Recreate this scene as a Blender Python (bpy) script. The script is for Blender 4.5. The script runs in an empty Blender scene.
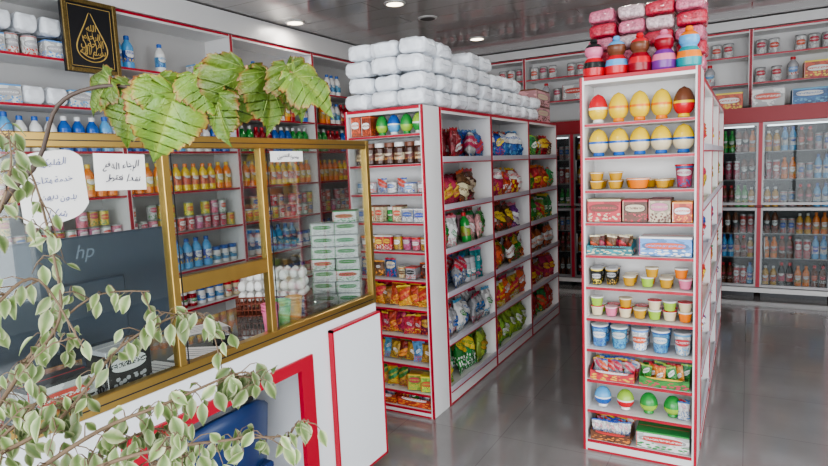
import bpy, math, random, unicodedata
from mathutils import Vector, Matrix, Euler, noise
random.seed(7)
sc=bpy.context.scene
sc.view_settings.look='AgX - Medium High Contrast'
LINK=sc.collection.objects.link
# ---------------------------------------------------------------- camera
F=Vector((-.492,.863,-.113)).normalized();R=Vector((.870,.4907,-.0433)).normalized();U=R.cross(F).normalized();R=F.cross(U).normalized()
cam=bpy.data.cameras.new('camera');co=bpy.data.objects.new('camera',cam);LINK(co)
cam.lens=25.65;cam.sensor_width=36;cam.clip_start=.02
M=Matrix((R,U,-F)).transposed().to_4x4();M.translation=Vector((0,0,1.55));co.matrix_world=M
sc.camera=co
# ---------------------------------------------------------------- materials
_m={}
def bump(m,scale,strength,dist=.01):
    nt=m.node_tree;b=nt.nodes['Principled BSDF'];tc=nt.nodes.new('ShaderNodeTexCoord');n=nt.nodes.new('ShaderNodeTexNoise');n.inputs['Scale'].default_value=scale;n.inputs['Detail'].default_value=3;n.inputs['Distortion'].default_value=1.2
    bp=nt.nodes.new('ShaderNodeBump');bp.inputs['Strength'].default_value=strength;bp.inputs['Distance'].default_value=dist
    nt.links.new(tc.outputs['Object'],n.inputs['Vector']);nt.links.new(n.outputs['Fac'],bp.inputs['Height']);nt.links.new(bp.outputs[0],b.inputs['Normal'])
def mat(name,c=(.8,.8,.8),rough=.5,metal=0.,spec=.5,noise=0,nscale=8,emit=None,alpha=None,trans=0,coat=0):
    if name in _m:return _m[name]
    m=bpy.data.materials.new(name);m.use_nodes=True;nt=m.node_tree;b=nt.nodes['Principled BSDF']
    b.inputs['Base Color'].default_value=(*c,1);b.inputs['Roughness'].default_value=rough;b.inputs['Metallic'].default_value=metal
    b.inputs['Specular IOR Level'].default_value=spec;b.inputs['Transmission Weight'].default_value=trans;b.inputs['Coat Weight'].default_value=coat
    if emit:
        b.inputs['Emission Color'].default_value=(*emit[0],1);b.inputs['Emission Strength'].default_value=emit[1]
    if noise:
        tc=nt.nodes.new('ShaderNodeTexCoord');n=nt.nodes.new('ShaderNodeTexNoise');n.inputs['Scale'].default_value=nscale;n.inputs['Detail'].default_value=3
        mx=nt.nodes.new('ShaderNodeMix');mx.data_type='RGBA'
        mx.inputs['A'].default_value=(*[x*(1-noise) for x in c],1);mx.inputs['B'].default_value=(*[min(1,x*(1+noise)) for x in c],1)
        nt.links.new(tc.outputs['Object'],n.inputs['Vector']);nt.links.new(n.outputs['Fac'],mx.inputs['Factor']);nt.links.new(mx.outputs['Result'],b.inputs['Base Color'])
    if alpha is not None:b.inputs['Alpha'].default_value=alpha
    _m[name]=m;return m
def glass(name,tint=(.9,.95,.95),refl=.5,base=.04):
    m=bpy.data.materials.new(name);m.use_nodes=True;nt=m.node_tree;nt.nodes.clear()
    o=nt.nodes.new('ShaderNodeOutputMaterial');t=nt.nodes.new('ShaderNodeBsdfTransparent');g=nt.nodes.new('ShaderNodeBsdfGlossy');x=nt.nodes.new('ShaderNodeMixShader')
    fr=nt.nodes.new('ShaderNodeLayerWeight');fr.inputs['Blend'].default_value=.25
    mr=nt.nodes.new('ShaderNodeMapRange');mr.inputs['To Min'].default_value=base;mr.inputs['To Max'].default_value=refl
    t.inputs[0].default_value=(*tint,1);g.inputs['Roughness'].default_value=.02
    nt.links.new(fr.outputs['Fresnel'],mr.inputs['Value']);nt.links.new(mr.outputs['Result'],x.inputs[0]);nt.links.new(t.outputs[0],x.inputs[1]);nt.links.new(g.outputs[0],x.inputs[2]);nt.links.new(x.outputs[0],o.inputs[0])
    return m
def pkg(name,c1,c2,c3,rough=.35,scale=9,oval=.32,cz=.6,v0=.72):
    """printed packaging: ground colour, emblem, speckled picture zone, print lines"""
    h=sum(ord(q)*(i+3) for i,q in enumerate(name))
    name+='_%d_%d'%(int(rough*100),int(v0*100))
    if name in _m:return _m[name]
    if rough<=.2:
        oval=(.16,.26,.36,.44)[h%4];cz=(.5,.62,.7,.4)[(h//4)%4];scale=(5,9,14)[h%3]
    m=bpy.data.materials.new(name);m.use_nodes=True;nt=m.node_tree;b=nt.nodes['Principled BSDF'];N=nt.nodes.new;L=nt.links.new
    b.inputs['Roughness'].default_value=rough
    tc=N('ShaderNodeTexCoord');sp=N('ShaderNodeSeparateXYZ');L(tc.outputs['Generated'],sp.inputs[0])
    oi=N('ShaderNodeObjectInfo')
    def mth(op,a,b_=None,c_=None):
        n=N('ShaderNodeMath');n.operation=op
        for i,v in enumerate((a,b_,c_)):
            if v is None:continue
            if isinstance(v,(int,float)):n.inputs[i].default_value=v
            else:L(v,n.inputs[i])
        return n.outputs[0]
    def mix(f,a,bb):
        n=N('ShaderNodeMix');n.data_type='RGBA';L(f,n.inputs['Factor'])
        for k,v in (('A',a),('B',bb)):
            if isinstance(v,tuple):n.inputs[k].default_value=(*v,1)
            else:L(v,n.inputs[k])
        return n.outputs['Result']
    slant=mth('MULTIPLY',mth('SUBTRACT',sp.outputs[0],.5),(.0,.35,-.3)[h%3] if rough<=.2 else 0.0)
    dx=mth('SUBTRACT',sp.outputs[0],.5);dz=mth('ADD',mth('SUBTRACT',mth('ADD',sp.outputs[2],mth('MULTIPLY',mth('SUBTRACT',oi.outputs['Random'],.5),.18)),cz),slant)
    e=mth('ADD',mth('POWER',mth('ABSOLUTE',mth('DIVIDE',dx,oval*1.2)),2.6),mth('POWER',mth('ABSOLUTE',mth('DIVIDE',dz,oval*.5)),2.6))
    ov=mth('LESS_THAN',e,1.0);ring=mth('LESS_THAN',e,1.45)
    cmb=N('ShaderNodeVectorMath');cmb.operation='ADD';L(tc.outputs['Generated'],cmb.inputs[0]);L(oi.outputs['Random'],cmb.inputs[1])
    vo=N('ShaderNodeTexVoronoi');vo.inputs['Scale'].default_value=scale;L(cmb.outputs[0],vo.inputs['Vector'])
    spots=mth('MULTIPLY',mth('LESS_THAN',vo.outputs['Distance'],.42),mth('LESS_THAN',sp.outputs[2],cz-.22))
    nz=N('ShaderNodeTexNoise');nz.inputs['Scale'].default_value=28;L(tc.outputs['Generated'],nz.inputs['Vector'])
    n2=N('ShaderNodeTexNoise');n2.inputs['Scale'].default_value=3.2;n2.inputs['Detail'].default_value=2;L(cmb.outputs[0],n2.inputs['Vector'])
    line=mth('MULTIPLY',mth('LESS_THAN',mth('ABSOLUTE',dz),.05),mth('GREATER_THAN',nz.outputs['Fac'],.5))
    line=mth('MULTIPLY',line,ov)
    dark=tuple(x*(.45 if v0<.8 else .85) for x in c1)
    col=mix(mth('MULTIPLY',mth('GREATER_THAN',n2.outputs['Fac'],.52),.7),c1,dark)
    col=mix(spots,col,c3);col=mix(mth('GREATER_THAN',sp.outputs[2],.9),col,c3);col=mix(ring,col,dark);col=mix(ov,col,c2);col=mix(line,col,c1 if v0<.8 else c3)
    hs=N('ShaderNodeHueSaturation');L(col,hs.inputs['Color']);L(mth('MULTIPLY_ADD',oi.outputs['Random'],.05,.475),hs.inputs['Hue']);hs.inputs['Saturation'].default_value=.95
    L(mth('MULTIPLY_ADD',oi.outputs['Random'],1.1-v0,v0),hs.inputs['Value']);L(hs.outputs[0],b.inputs['Base Color'])
    if rough<=.25:bump(m,42,.9,.009)
    _m[name]=m;return m
WHITE=mat('white_laminate',(.72,.71,.70),.3,noise=.04,nscale=2)
LIP=mat('grey_lilac_shelf_lip',(.52,.50,.55),.35)
WHITEC=mat('white_counter_laminate',(.74,.76,.78),.28,noise=.03,nscale=2)
RED=mat('red_edging',(.42,.01,.03),.35)
REDD=mat('red_dark_panel',(.3,.008,.015),.4)
GOLD=mat('gold_anodised_aluminium',(.46,.31,.10),.28,metal=.85,noise=.08,nscale=15)
GREY=mat('grey_metal',(.45,.45,.46),.4,metal=.6)
BLACK=mat('black_plastic',(.015,.015,.018),.35)
PAPER=mat('paper',(.82,.81,.78),.8,noise=.03,nscale=12)
INK=mat('ink',(.06,.06,.09),.7)
GLASS=glass('pane_glass',(.9,.93,.92),.34,.05)
FGLASS=glass('fridge_glass',(.82,.84,.84),.12,.016)
DGLASS=mat('dark_glass_top',(.16,.18,.18),.06,coat=.5)
PLW=mat('white_plastic_film',(.80,.83,.87),.16,noise=.14,nscale=12);bump(PLW,26,.6,.012)
CLEAR=glass('clear_plastic',(.95,.95,.95),.3,.03)
# ---------------------------------------------------------------- mesh builder
class MB:
    def __init__(s):s.v=[];s.f=[];s.m=[];s.mats=[];s.sm=[];s.uv=[]
    def mi(s,m):
        if m not in s.mats:s.mats.append(m)
        return s.mats.index(m)
    def add(s,vs,fs,m,smooth=False,uvs=None):
        o=len(s.v);s.v+=[tuple(p) for p in vs];k=s.mi(m)
        for f in fs:
            s.f.append(tuple(o+i for i in f));s.m.append(k);s.sm.append(smooth)
            s.uv.append([uvs[i] if uvs else (0,0) for i in f])
        return s
    def box(s,x0,x1,y0,y1,z0,z1,m,bev=0):
        if not bev:
            vs=[(x,y,z) for x in(x0,x1) for y in(y0,y1) for z in(z0,z1)]
            return s.add(vs,[(0,1,3,2),(4,6,7,5),(0,4,5,1),(2,3,7,6),(0,2,6,4),(1,5,7,3)],m)
        b=bev;X=(x0,x1);Y=(y0,y1);Z=(z0,z1);vs=[];idx={}
        for i in(0,1):
            for j in(0,1):
                for k in(0,1):
                    sx,sy,sz=(1-2*i)*b,(1-2*j)*b,(1-2*k)*b
                    for a in range(3):
                        p=[X[i]+sx,Y[j]+sy,Z[k]+sz];p[a]=(X[i],Y[j],Z[k])[a];idx[i,j,k,a]=len(vs);vs.append(p)
        fs=[]
        g=lambda i,j,k,a:idx[i,j,k,a]
        fs.append([g(0,0,0,0),g(0,0,1,0),g(0,1,1,0),g(0,1,0,0)]);fs.append([g(1,0,0,0),g(1,1,0,0),g(1,1,1,0),g(1,0,1,0)])
        fs.append([g(0,0,0,1),g(1,0,0,1),g(1,0,1,1),g(0,0,1,1)]);fs.append([g(0,1,0,1),g(0,1,1,1),g(1,1,1,1),g(1,1,0,1)])
        fs.append([g(0,0,0,2),g(0,1,0,2),g(1,1,0,2),g(1,0,0,2)]);fs.append([g(0,0,1,2),g(1,0,1,2),g(1,1,1,2),g(0,1,1,2)])
        for p in(0,1):
            for q in(0,1):
                fs.append([g(0,p,q,1),g(1,p,q,1),g(1,p,q,2),g(0,p,q,2)])
                fs.append([g(p,0,q,0),g(p,1,q,0),g(p,1,q,2),g(p,0,q,2)])
                fs.append([g(p,q,0,0),g(p,q,1,0),g(p,q,1,1),g(p,q,0,1)])
        for i in(0,1):
            for j in(0,1):
                for k in(0,1):fs.append([g(i,j,k,0),g(i,j,k,1),g(i,j,k,2)])
        return s.add(vs,fs,m)
    def lathe(s,prof,mats,n=16,cx=0,cy=0,z0=0):
        for i in range(len(prof)-1):
            (r0,a),(r1,b)=prof[i],prof[i+1];m=mats if not isinstance(mats,(list,tuple)) else mats[min(i,len(mats)-1)]
            vs=[];fs=[]
            for k in range(n):
                t=2*math.pi*k/n;c,sn=math.cos(t),math.sin(t)
                vs+= [(cx+r0*c,cy+r0*sn,z0+a),(cx+r1*c,cy+r1*sn,z0+b)]
            for k in range(n):
                j=(k+1)%n;fs.append((2*k,2*j,2*j+1,2*k+1))
            s.add(vs,fs,m,True)
        return s
    def disc(s,r,z,m,n=16,cx=0,cy=0,up=True):
        vs=[(cx+r*math.cos(2*math.pi*k/n),cy+r*math.sin(2*math.pi*k/n),z) for k in range(n)]
        return s.add(vs,[tuple(range(n)) if up else tuple(reversed(range(n)))],m)
    def tube(s,pts,rad,m,n=6):
        pts=[Vector(p) for p in pts];N=len(pts)
        if not isinstance(rad,(list,tuple)):rad=[rad]*N
        vs=[];fs=[]
        for i,p in enumerate(pts):
            d=(pts[min(i+1,N-1)]-pts[max(i-1,0)]).normalized();a=d.cross(Vector((.13,.31,.94)))
            if a.length<.01:a=d.cross(Vector((1,0,0)))
            a.normalize();b=d.cross(a)
            for k in range(n):
                t=2*math.pi*k/n;vs.append(p+rad[i]*(a*math.cos(t)+b*math.sin(t)))
        for i in range(N-1):
            for k in range(n):
                j=(k+1)%n;fs.append((i*n+k,i*n+j,(i+1)*n+j,(i+1)*n+k))
        fs.append(tuple(reversed(range(n))));fs.append(tuple((N-1)*n+k for k in range(n)))
        return s.add(vs,fs,m,True)
    def mesh(s,name,uv=False):
        me=bpy.data.meshes.new(name);me.from_pydata(s.v,[],s.f)
        for m in s.mats:me.materials.append(m)
        me.polygons.foreach_set('material_index',s.m);me.polygons.foreach_set('use_smooth',s.sm)
        if uv:
            l=me.uv_layers.new(name='uv');k=0
            for fu in s.uv:
                for q in fu:l.data[k].uv=q;k+=1
        me.update();return me
def obj(name,me,loc=(0,0,0),rot=(0,0,0),label=None,cat=None,group=None,parent=None,kind=None,scale=None):
    o=bpy.data.objects.new(name,me);LINK(o);o.location=loc;o.rotation_euler=rot
    if scale:o.scale=scale
    if label:o['label']=label
    if cat:o['category']=cat
    if group:o['group']=group
    if kind:o['kind']=kind
    if parent:o.parent=parent
    return o
# ---------------------------------------------------------------- room
def structure(name,mb):return obj(name,mb.mesh(name),kind='structure')
def floor_mat():
    m=mat('floor_tiles',(.2,.19,.18),.13);nt=m.node_tree;b=nt.nodes['Principled BSDF'];N=nt.nodes.new;L=nt.links.new
    tc=N('ShaderNodeTexCoord');br=N('ShaderNodeTexBrick');br.offset=0;br.inputs['Scale'].default_value=1;br.inputs['Brick Width'].default_value=.6;br.inputs['Row Height'].default_value=.6
    br.inputs['Mortar Size'].default_value=.0022;br.inputs['Color1'].default_value=(.25,.242,.238,1);br.inputs['Color2'].default_value=(.265,.257,.252,1);br.inputs['Mortar'].default_value=(.19,.182,.178,1)
    n=N('ShaderNodeTexNoise');n.inputs['Scale'].default_value=5;n.inputs['Detail'].default_value=8
    mx=N('ShaderNodeMix');mx.data_type='RGBA';mx.blend_type='MULTIPLY';mx.inputs['Factor'].default_value=.2
    L(tc.outputs['Object'],br.inputs['Vector']);L(tc.outputs['Object'],n.inputs['Vector']);L(br.outputs['Color'],mx.inputs['A']);L(n.outputs['Fac'],mx.inputs['B']);L(mx.outputs['Result'],b.inputs['Base Color'])
    mr=N('ShaderNodeMapRange');mr.inputs['To Min'].default_value=.08;mr.inputs['To Max'].default_value=.17;L(n.outputs['Fac'],mr.inputs['Value']);L(mr.outputs['Result'],b.inputs['Roughness'])
    b.inputs['Specular IOR Level'].default_value=.85;b.inputs['Coat Weight'].default_value=.4;b.inputs['Coat Roughness'].default_value=.08
    return m
def ceil_mat():
    m=mat('ceiling_panels',(.3,.27,.25),.14);nt=m.node_tree;b=nt.nodes['Principled BSDF'];N=nt.nodes.new;L=nt.links.new
    tc=N('ShaderNodeTexCoord');br=N('ShaderNodeTexBrick');br.offset=.5;br.inputs['Scale'].default_value=1;br.inputs['Brick Width'].default_value=3;br.inputs['Row Height'].default_value=.3
    br.inputs['Mortar Size'].default_value=.005;br.inputs['Color1'].default_value=(.35,.335,.325,1);br.inputs['Color2'].default_value=(.39,.375,.365,1);br.inputs['Mortar'].default_value=(.22,.2,.19,1)
    b.inputs['Specular IOR Level'].default_value=.9;b.inputs['Coat Weight'].default_value=.4;b.inputs['Coat Roughness'].default_value=.06
    L(tc.outputs['Object'],br.inputs['Vector']);L(br.outputs['Color'],b.inputs['Base Color']);return m
X0,X1,Y0,Y1,ZC=-4.45,3.2,-1.6,8.05,3.0
WALL=mat('painted_wall',(.72,.70,.66),.6,noise=.03,nscale=3)
structure('floor',MB().box(X0-.1,X1+.1,Y0-.1,Y1+.1,-.1,0,floor_mat()))
structure('ceiling',MB().box(X0-.1,X1+.1,Y0-.1,Y1+.1,ZC,ZC+.1,ceil_mat()))
structure('wall_back',MB().box(X0-.1,X1+.1,Y1,Y1+.1,0,ZC,WALL))
structure('wall_left',MB().box(X0-.1,X0,Y0,Y1,0,ZC,WALL))
w=MB();w.box(X1,X1+.1,Y0,-.6,0,ZC,WALL).box(X1,X1+.1,3.4,Y1,0,ZC,WALL).box(X1,X1+.1,-.6,3.4,0,.3,WALL).box(X1,X1+.1,-.6,3.4,2.7,ZC,WALL);structure('wall_right',w)
w=MB();w.box(X0,X0+.3,Y0-.1,Y0,0,ZC,WALL).box(X1-.3,X1,Y0-.1,Y0,0,ZC,WALL).box(X0+.3,X1-.3,Y0-.1,Y0,2.75,ZC,WALL).box(X0+.3,X1-.3,Y0-.1,Y0,0,.15,WALL);structure('wall_front',w)
for i,x in enumerate((-2.6,-.9,.9,2.4)):structure('trim_%d'%(i+1),MB().box(x-.03,x+.03,Y0-.09,Y0-.02,.15,2.75,WHITE))
# ---------------------------------------------------------------- shelf units (local: x along width, front y=0, depth +y)
def shelf_unit(name,label,loc,rotz,W,D,H,levels,z0=0,lip=.010,white_lip=0,th=.02,group=None,cat='shelf',top=True,plinth=True,backm=None):
    e=obj(name,None,loc,(0,0,rotz),label,cat,group)
    def part(n,mb):return obj(n,mb.mesh(n),parent=e)
    for x in(0,W-th):
        b=MB();b.box(x,x+th,0,D,z0,H,WHITE)
        xo=x-.001 if x==0 else x+th-.011
        b.box(xo,xo+.012,-.003,.0,z0,H,RED)
        xs=(x-.0015,x) if x==0 else (x+th,x+th+.0015)
        b.box(xs[0],xs[1],-.003,.008,z0,H,RED);b.box(xs[0],xs[1],D-.008,D,z0,H,RED);part('side_panel',b)
    part('back_panel',MB().box(th,W-th,D-.02,D-.013,z0+.01,H-.01,backm or WHITE))
    if top:
        b=MB();b.box(th,W-th,.012,D-.02,H-.03,H,WHITE);b.box(th,W-th,-.003,.012,H-.018,H,RED);b.box(th,W-th,-.001,.012,H-.035,H-.018,WHITE);part('top_panel',b)
    if plinth:
        zt_=levels[0] if levels[0]>z0+.02 else z0+.03
        b=MB();b.box(th,W-th,.01,D-.02,z0,z0+.03,WHITE);b.box(th,W-th,-.001,.01,z0+.01,zt_-.01,WHITE);b.box(th,W-th,-.003,.01,z0,z0+.01,RED);part('plinth',b)
    for z in levels:
        b=MB();b.box(th,W-th,.008,D-.02,z-.016,z,WHITE)
        if white_lip:
            b.box(th,W-th,-.004,.008,z-.014,z-.016+white_lip,LIP);b.box(th,W-th,-.006,.008,z-.021,z-.014,RED)
        else:b.box(th,W-th,-.002,.008,z-.014,z-.014+lip+.002,RED)
        part('shelf',b)
    return e
H1,H2=1.9,1.95
RX0,RX1=-.745,-.20;LX0,LX1=-2.2,-1.65;GY=3.05
RL=[.06+.166*k for k in range(11)]
LL=[.045]+[1.74-.177*k for k in range(9,-1,-1)]
shelf_unit('end_display_shelf','narrow white end display shelf with red edging full of small sweets',(RX0,GY,0),0,RX1-RX0,.24,H2,RL)
shelf_unit('end_display_shelf','white end display shelf with red edging, packed with snacks',(LX0,GY,0),0,LX1-LX0,.22,H1,LL)
BL=[.1,.41,.72,1.0,1.28,1.58]
bays=[(3.275,4.1),(4.1,4.95),(4.95,5.8)]
for a,b in bays:
    shelf_unit('gondola_shelf_bay','white double-sided shop shelf bay with red edging and snack bags',(LX1,a,0),math.pi/2,b-a-.004,.27,H1,BL,white_lip=.036,group='gondola shelf bays')
    shelf_unit('gondola_shelf_bay','white double-sided shop shelf bay with red edging',(LX0,b,0),-math.pi/2,b-a-.004,.27,H1,BL,white_lip=.036,group='gondola shelf bays')
for a,b in [(3.295,4.1),(4.1,4.95),(4.95,5.9)]:
    shelf_unit('gondola_shelf_bay','white shop shelf bay with red edging seen edge on',(RX1,a,0),math.pi/2,b-a-.004,.265,H2-.03,BL,white_lip=.036,group='gondola shelf bays')
    shelf_unit('gondola_shelf_bay','white shop shelf bay with red edging',(RX0,b,0),-math.pi/2,b-a-.004,.265,H2-.03,BL,white_lip=.036,group='gondola shelf bays')
WL=[.1,.42,.75,1.08,1.42,1.75,2.06,2.38]
yb=[-.9,.3,1.5,2.85,4.0,5.15,6.3,7.6]
WB_=mat('wall_shelf_back_shaded',(.5,.49,.48),.4)  # greyed panel: shade inside the wall shelving put into the colour
for a,b in zip(yb[:-1],yb[1:]):
    shelf_unit('wall_shelf_unit','tall white wall shelving bay with red shelf edges',(-4.1,a,0),math.pi/2,b-a-.004,.33,2.8,WL,group='wall shelving bays',lip=.014,backm=WB_)
structure('trim_5',MB().box(-4.42,-4.08,Y0,7.6,2.805,2.99,WHITE))
HX=(-3.9,-2.6,-1.3,0.0,1.3)
for a in HX:
    shelf_unit('high_wall_shelf','white wall mounted high shelf with red edges above the fridges',(a,7.68,0),0,1.296,.34,2.88,[2.3,2.6],z0=2.06,group='high wall shelves',plinth=False,lip=.016)
structure('trim_6',MB().box(-3.95,3.2,7.66,8.04,2.89,2.99,WHITE))
# ---------------------------------------------------------------- products
class Proto:
    def __init__(s,name,me,w,label,cat,parts=()):s.name=name;s.me=me;s.w=w;s.label=label;s.cat=cat;s.parts=parts
def place(p,x,y,z,rz=0,group=None,tilt=(0,0),scale=None,label=None):
    o=obj(p.name,p.me,(x,y,z),(tilt[0],tilt[1],rz),label or p.label,p.cat,group,scale=scale)
    for n,me in p.parts:obj(n,me,parent=o)
    return o
def row(protos,p0,p1,z,rz,group,mode='seq',block=3,gap=.006,skip=0,jit=.006,turn=.06,tl=0):
    p0=Vector(p0);p1=Vector(p1);L=(p1-p0).length;d=(p1-p0)/L;t=0;i=0
    pick=lambda i:protos[(i//block)%len(protos)] if mode=='block' else random.choice(protos) if mode=='rand' else protos[i%len(protos)]
    seq=[]
    while True:
        p=pick(i)
        if t+p.w>L+.002:break
        seq.append(p);t+=p.w+gap;i+=1
    if not seq:return
    free=L-(t-gap);g2=gap+(free/(len(seq)-1) if len(seq)>1 else 0);t=0
    for p in seq:
        if random.random()>=skip:
            q=p0+d*(t+p.w/2);j=random.uniform(-jit,jit)
            place(p,q.x-d.y*j,q.y+d.x*j,z,rz+random.uniform(-turn,turn),group,tilt=(random.uniform(-tl,0),random.uniform(-tl,tl)*.6))
        t+=p.w+g2
C=dict(red=(.62,.02,.03),dred=(.3,.01,.02),orange=(.8,.22,.02),yellow=(.8,.55,.04),green=(.04,.30,.06),lime=(.35,.55,.07),blue=(.02,.12,.45),sky=(.12,.38,.68),white=(.76,.76,.74),pink=(.72,.2,.33),brown=(.17,.06,.03),black=(.02,.02,.02),purple=(.2,.04,.3),cream=(.7,.6,.4),teal=(.02,.3,.32),silver=(.45,.45,.47),rose=(.75,.38,.42),amber=(.55,.3,.03),choc=(.07,.03,.02))
def K(c1,c2,c3,**k):return pkg('print_%s_%s_%s'%(c1,c2,c3),C[c1],C[c2],C[c3],**k)
def S(c,rough=.35):return mat('plain_'+c+('' if rough==.35 else '_%d'%int(rough*100)),C[c],rough)
def carton(w,d,h,cs,name='carton',label=None,cat='box',**kw):
    b=MB();m=K(*cs,**kw);b.box(-w/2,w/2,-d/2,d/2,0,h,m,bev=.0025)
    b.box(-w/2+.004,w/2-.004,-.0015,.0015,h,h+.0008,S(cs[1]));b.box(-w/2+.003,-w/2+.006,-d/2-.0006,-d/2+.002,.004,h-.004,S(cs[1]))
    return Proto(name,b.mesh(name),w,label or '%s and %s printed cardboard box of sweets'%(cs[0],cs[1]),cat)
def bag(w,h,d,cs,label=None,name='snack_bag',cat='snack bag'):
    b=MB();m=K(*cs,rough=.2);nx,nz=12,18;sd=random.random()*50
    def P(i,k,s):
        x=(i/nx-.5)*w;t=k/nz;u=2*abs(i/nx-.5);th=(1-u**3)*max(0,math.sin(math.pi*min(1,max(0,(t-.07)/.86))))**.55
        pin=1-.1*math.sin(math.pi*t)+.04*noise.noise(Vector((sd,t*4,0)))
        y=s*(d/2*th*(1+.75*noise.noise(Vector((i*.6,k*.45+sd,s*3)))+.25*noise.noise(Vector((i*1.4,k*1.1,sd))))+.0012)
        if t<.08 or t>.92:y+=.002*(1 if i%2 else -1)
        return (x*pin,y,h*t*(1+.02*math.sin(i*1.1+sd)))
    for s in(-1,1):
        vs=[P(i,k,s) for k in range(nz+1) for i in range(nx+1)];fs=[]
        for k in range(nz):
            for i in range(nx):
                a=k*(nx+1)+i;q=(a,a+1,a+nx+2,a+nx+1);fs.append(q if s<0 else q[::-1])
        b.add(vs,fs,m,True)
    for i in (0,nx):
        vs=[P(i,k,s) for k in range(nz+1) for s in(-1,1)];b.add(vs,[(2*k,2*k+1,2*k+3,2*k+2) for k in range(nz)],m)
    return Proto(name,b.mesh(name),w*.95,label or '%s and %s plastic snack bag with crimped ends'%(cs[0],cs[1]),cat)
def bottle(r,h,bc,lc,cc,name='bottle',label=None,cat='bottle',n=14):
    bm=S(bc,.15)
    pr=[(r*.85,0),(r,.02*h),(r,.22*h),(r*1.01,.22*h),(r*1.01,.55*h),(r,.55*h),(r*.98,.66*h),(r*.8,.75*h),(r*.42,.85*h),(r*.36,.88*h)]
    b=MB();lm=K(*lc);b.lathe(pr,[bm,bm,lm,lm,lm,bm,bm,bm,bm],n);b.disc(r*.85,0,bm,n,up=False)
    cap=MB().lathe([(r*.36,.88*h),(r*.46,.88*h),(r*.46,.985*h),(r*.4,h),(.0005,h)],S(cc),n)
    return Proto(name,b.mesh(name),2*r,label or '%s bottle with a printed label and %s cap'%(bc,cc),cat,[('cap',cap.mesh('cap'))])
def can(r,h,cs,name='can',label=None):
    b=MB();m=K(*cs,rough=.3);b.lathe([(r*.9,0),(r,.03*h),(r,.93*h),(r*.9,h),(r*.86,h),(r*.84,h*.985),(.0005,h*.985)],[GREY,m,GREY,GREY,GREY,GREY],14)
    return Proto(name,b.mesh(name),2*r,label or '%s and %s printed drinks can'%(cs[0],cs[1]),'can')
def jar(r,h,bc,lc,name='jar',cs=None,label=None):
    b=MB();bm=S(bc,.15);lm=K(*cs) if cs else bm
    b.lathe([(r*.9,0),(r,.04*h),(r,.2*h),(r*1.01,.2*h),(r*1.01,.52*h),(r,.52*h),(r,.72*h),(r*.85,.8*h),(r*.85,.82*h)],[bm,bm,lm,lm,lm,bm,bm,bm],14);b.disc(r*.9,0,bm,14,up=False)
    l=MB().lathe([(r*.85,.8*h),(r*.96,.8*h),(r*.96,.98*h),(r*.9,h),(.0005,h)],S(lc),14)
    return Proto(name,b.mesh(name),2*r,label or '%s filled jar with a %s lid'%(bc,lc),'jar',[('lid',l.mesh('lid'))])
def cup(r,h,cs,lid,name='dessert_cup',label=None,plain=None):
    b=MB();m=S(plain,.2) if plain else K(*cs)
    if plain:
        b.lathe([(r*.72,0),(r*.74,.04*h),(r*.84,.42*h),(r*.87,.5*h),(r*.95,.84*h),(r,.88*h),(r,.92*h)],[m,m,m,m,S('white',.2),S('white',.2)],16)
    else:b.lathe([(r*.72,0),(r*.75,.03*h),(r*.95,.88*h),(r,.9*h),(r,.93*h)],m,16)
    b.disc(r*.72,0,m,16,up=False)
    l=MB().lathe([(r,.92*h),(r*1.05,.93*h),(r*1.05,.985*h),(r*.95,h),(r*.6,h),(.0005,h)],[S(lid,.2)]*5,16)
    return Proto(name,b.mesh(name),2*r*1.05,label or '%s dessert cup with a %s lid'%(plain or cs[0],lid),'cup',[('lid',l.mesh('lid'))])
def eggtoy(r,h,top,bot,ring='white'):
    b=MB();n=12;pr=[];ms=[]
    for i in range(n+1):
        t=i/n;z=t*h;x=2*t-1;rr=r*math.sqrt(max(0,1-x*x))*(1-.16*x)*1.03;pr.append((max(rr,.0005),z+.008))
        ms.append(S(bot,.2) if t<.4 else S(ring,.2) if t<.48 else S(top,.2))
    b.lathe(pr,ms,20)
    st=MB().lathe([(r*.55,0),(r*.6,.004),(r*.5,.022),(r*.42,.022)],S(ring,.2),18)
    return Proto('surprise_egg_toy',b.mesh('surprise_egg_toy'),2*r*1.03,'glossy %s and %s plastic surprise egg'%(top,bot),'toy egg',[('stand',st.mesh('stand'))])
def figure(c1,c2,c3):
    b=MB();m1,m2,m3=S(c1,.25),S(c2,.25),S(c3,.25)
    b.lathe([(.048,0),(.054,.01),(.056,.045),(.05,.075),(.036,.095)],[m1,m1,m3,m1],20);b.disc(.048,0,m1,20,up=False)
    hd=MB();pr=[(.036,.093)]+[(max(.0005,.046*math.cos(a)),.13+.042*math.sin(a)) for a in [(-.75+i*.2875) for i in range(9)]]
    hd.lathe(pr,[m2,m2,m2,m2,m2,m3,m3,m3,m3],20)
    hd.lathe([(.012,.168),(.02,.176),(.014,.19),(.0005,.193)],m3,12)
    return Proto('toy_figurine',b.mesh('toy_figurine'),.11,'rounded %s and %s plastic candy figurine with a topknot'%(c1,c2),'toy',[('head',hd.mesh('head'))])
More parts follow.
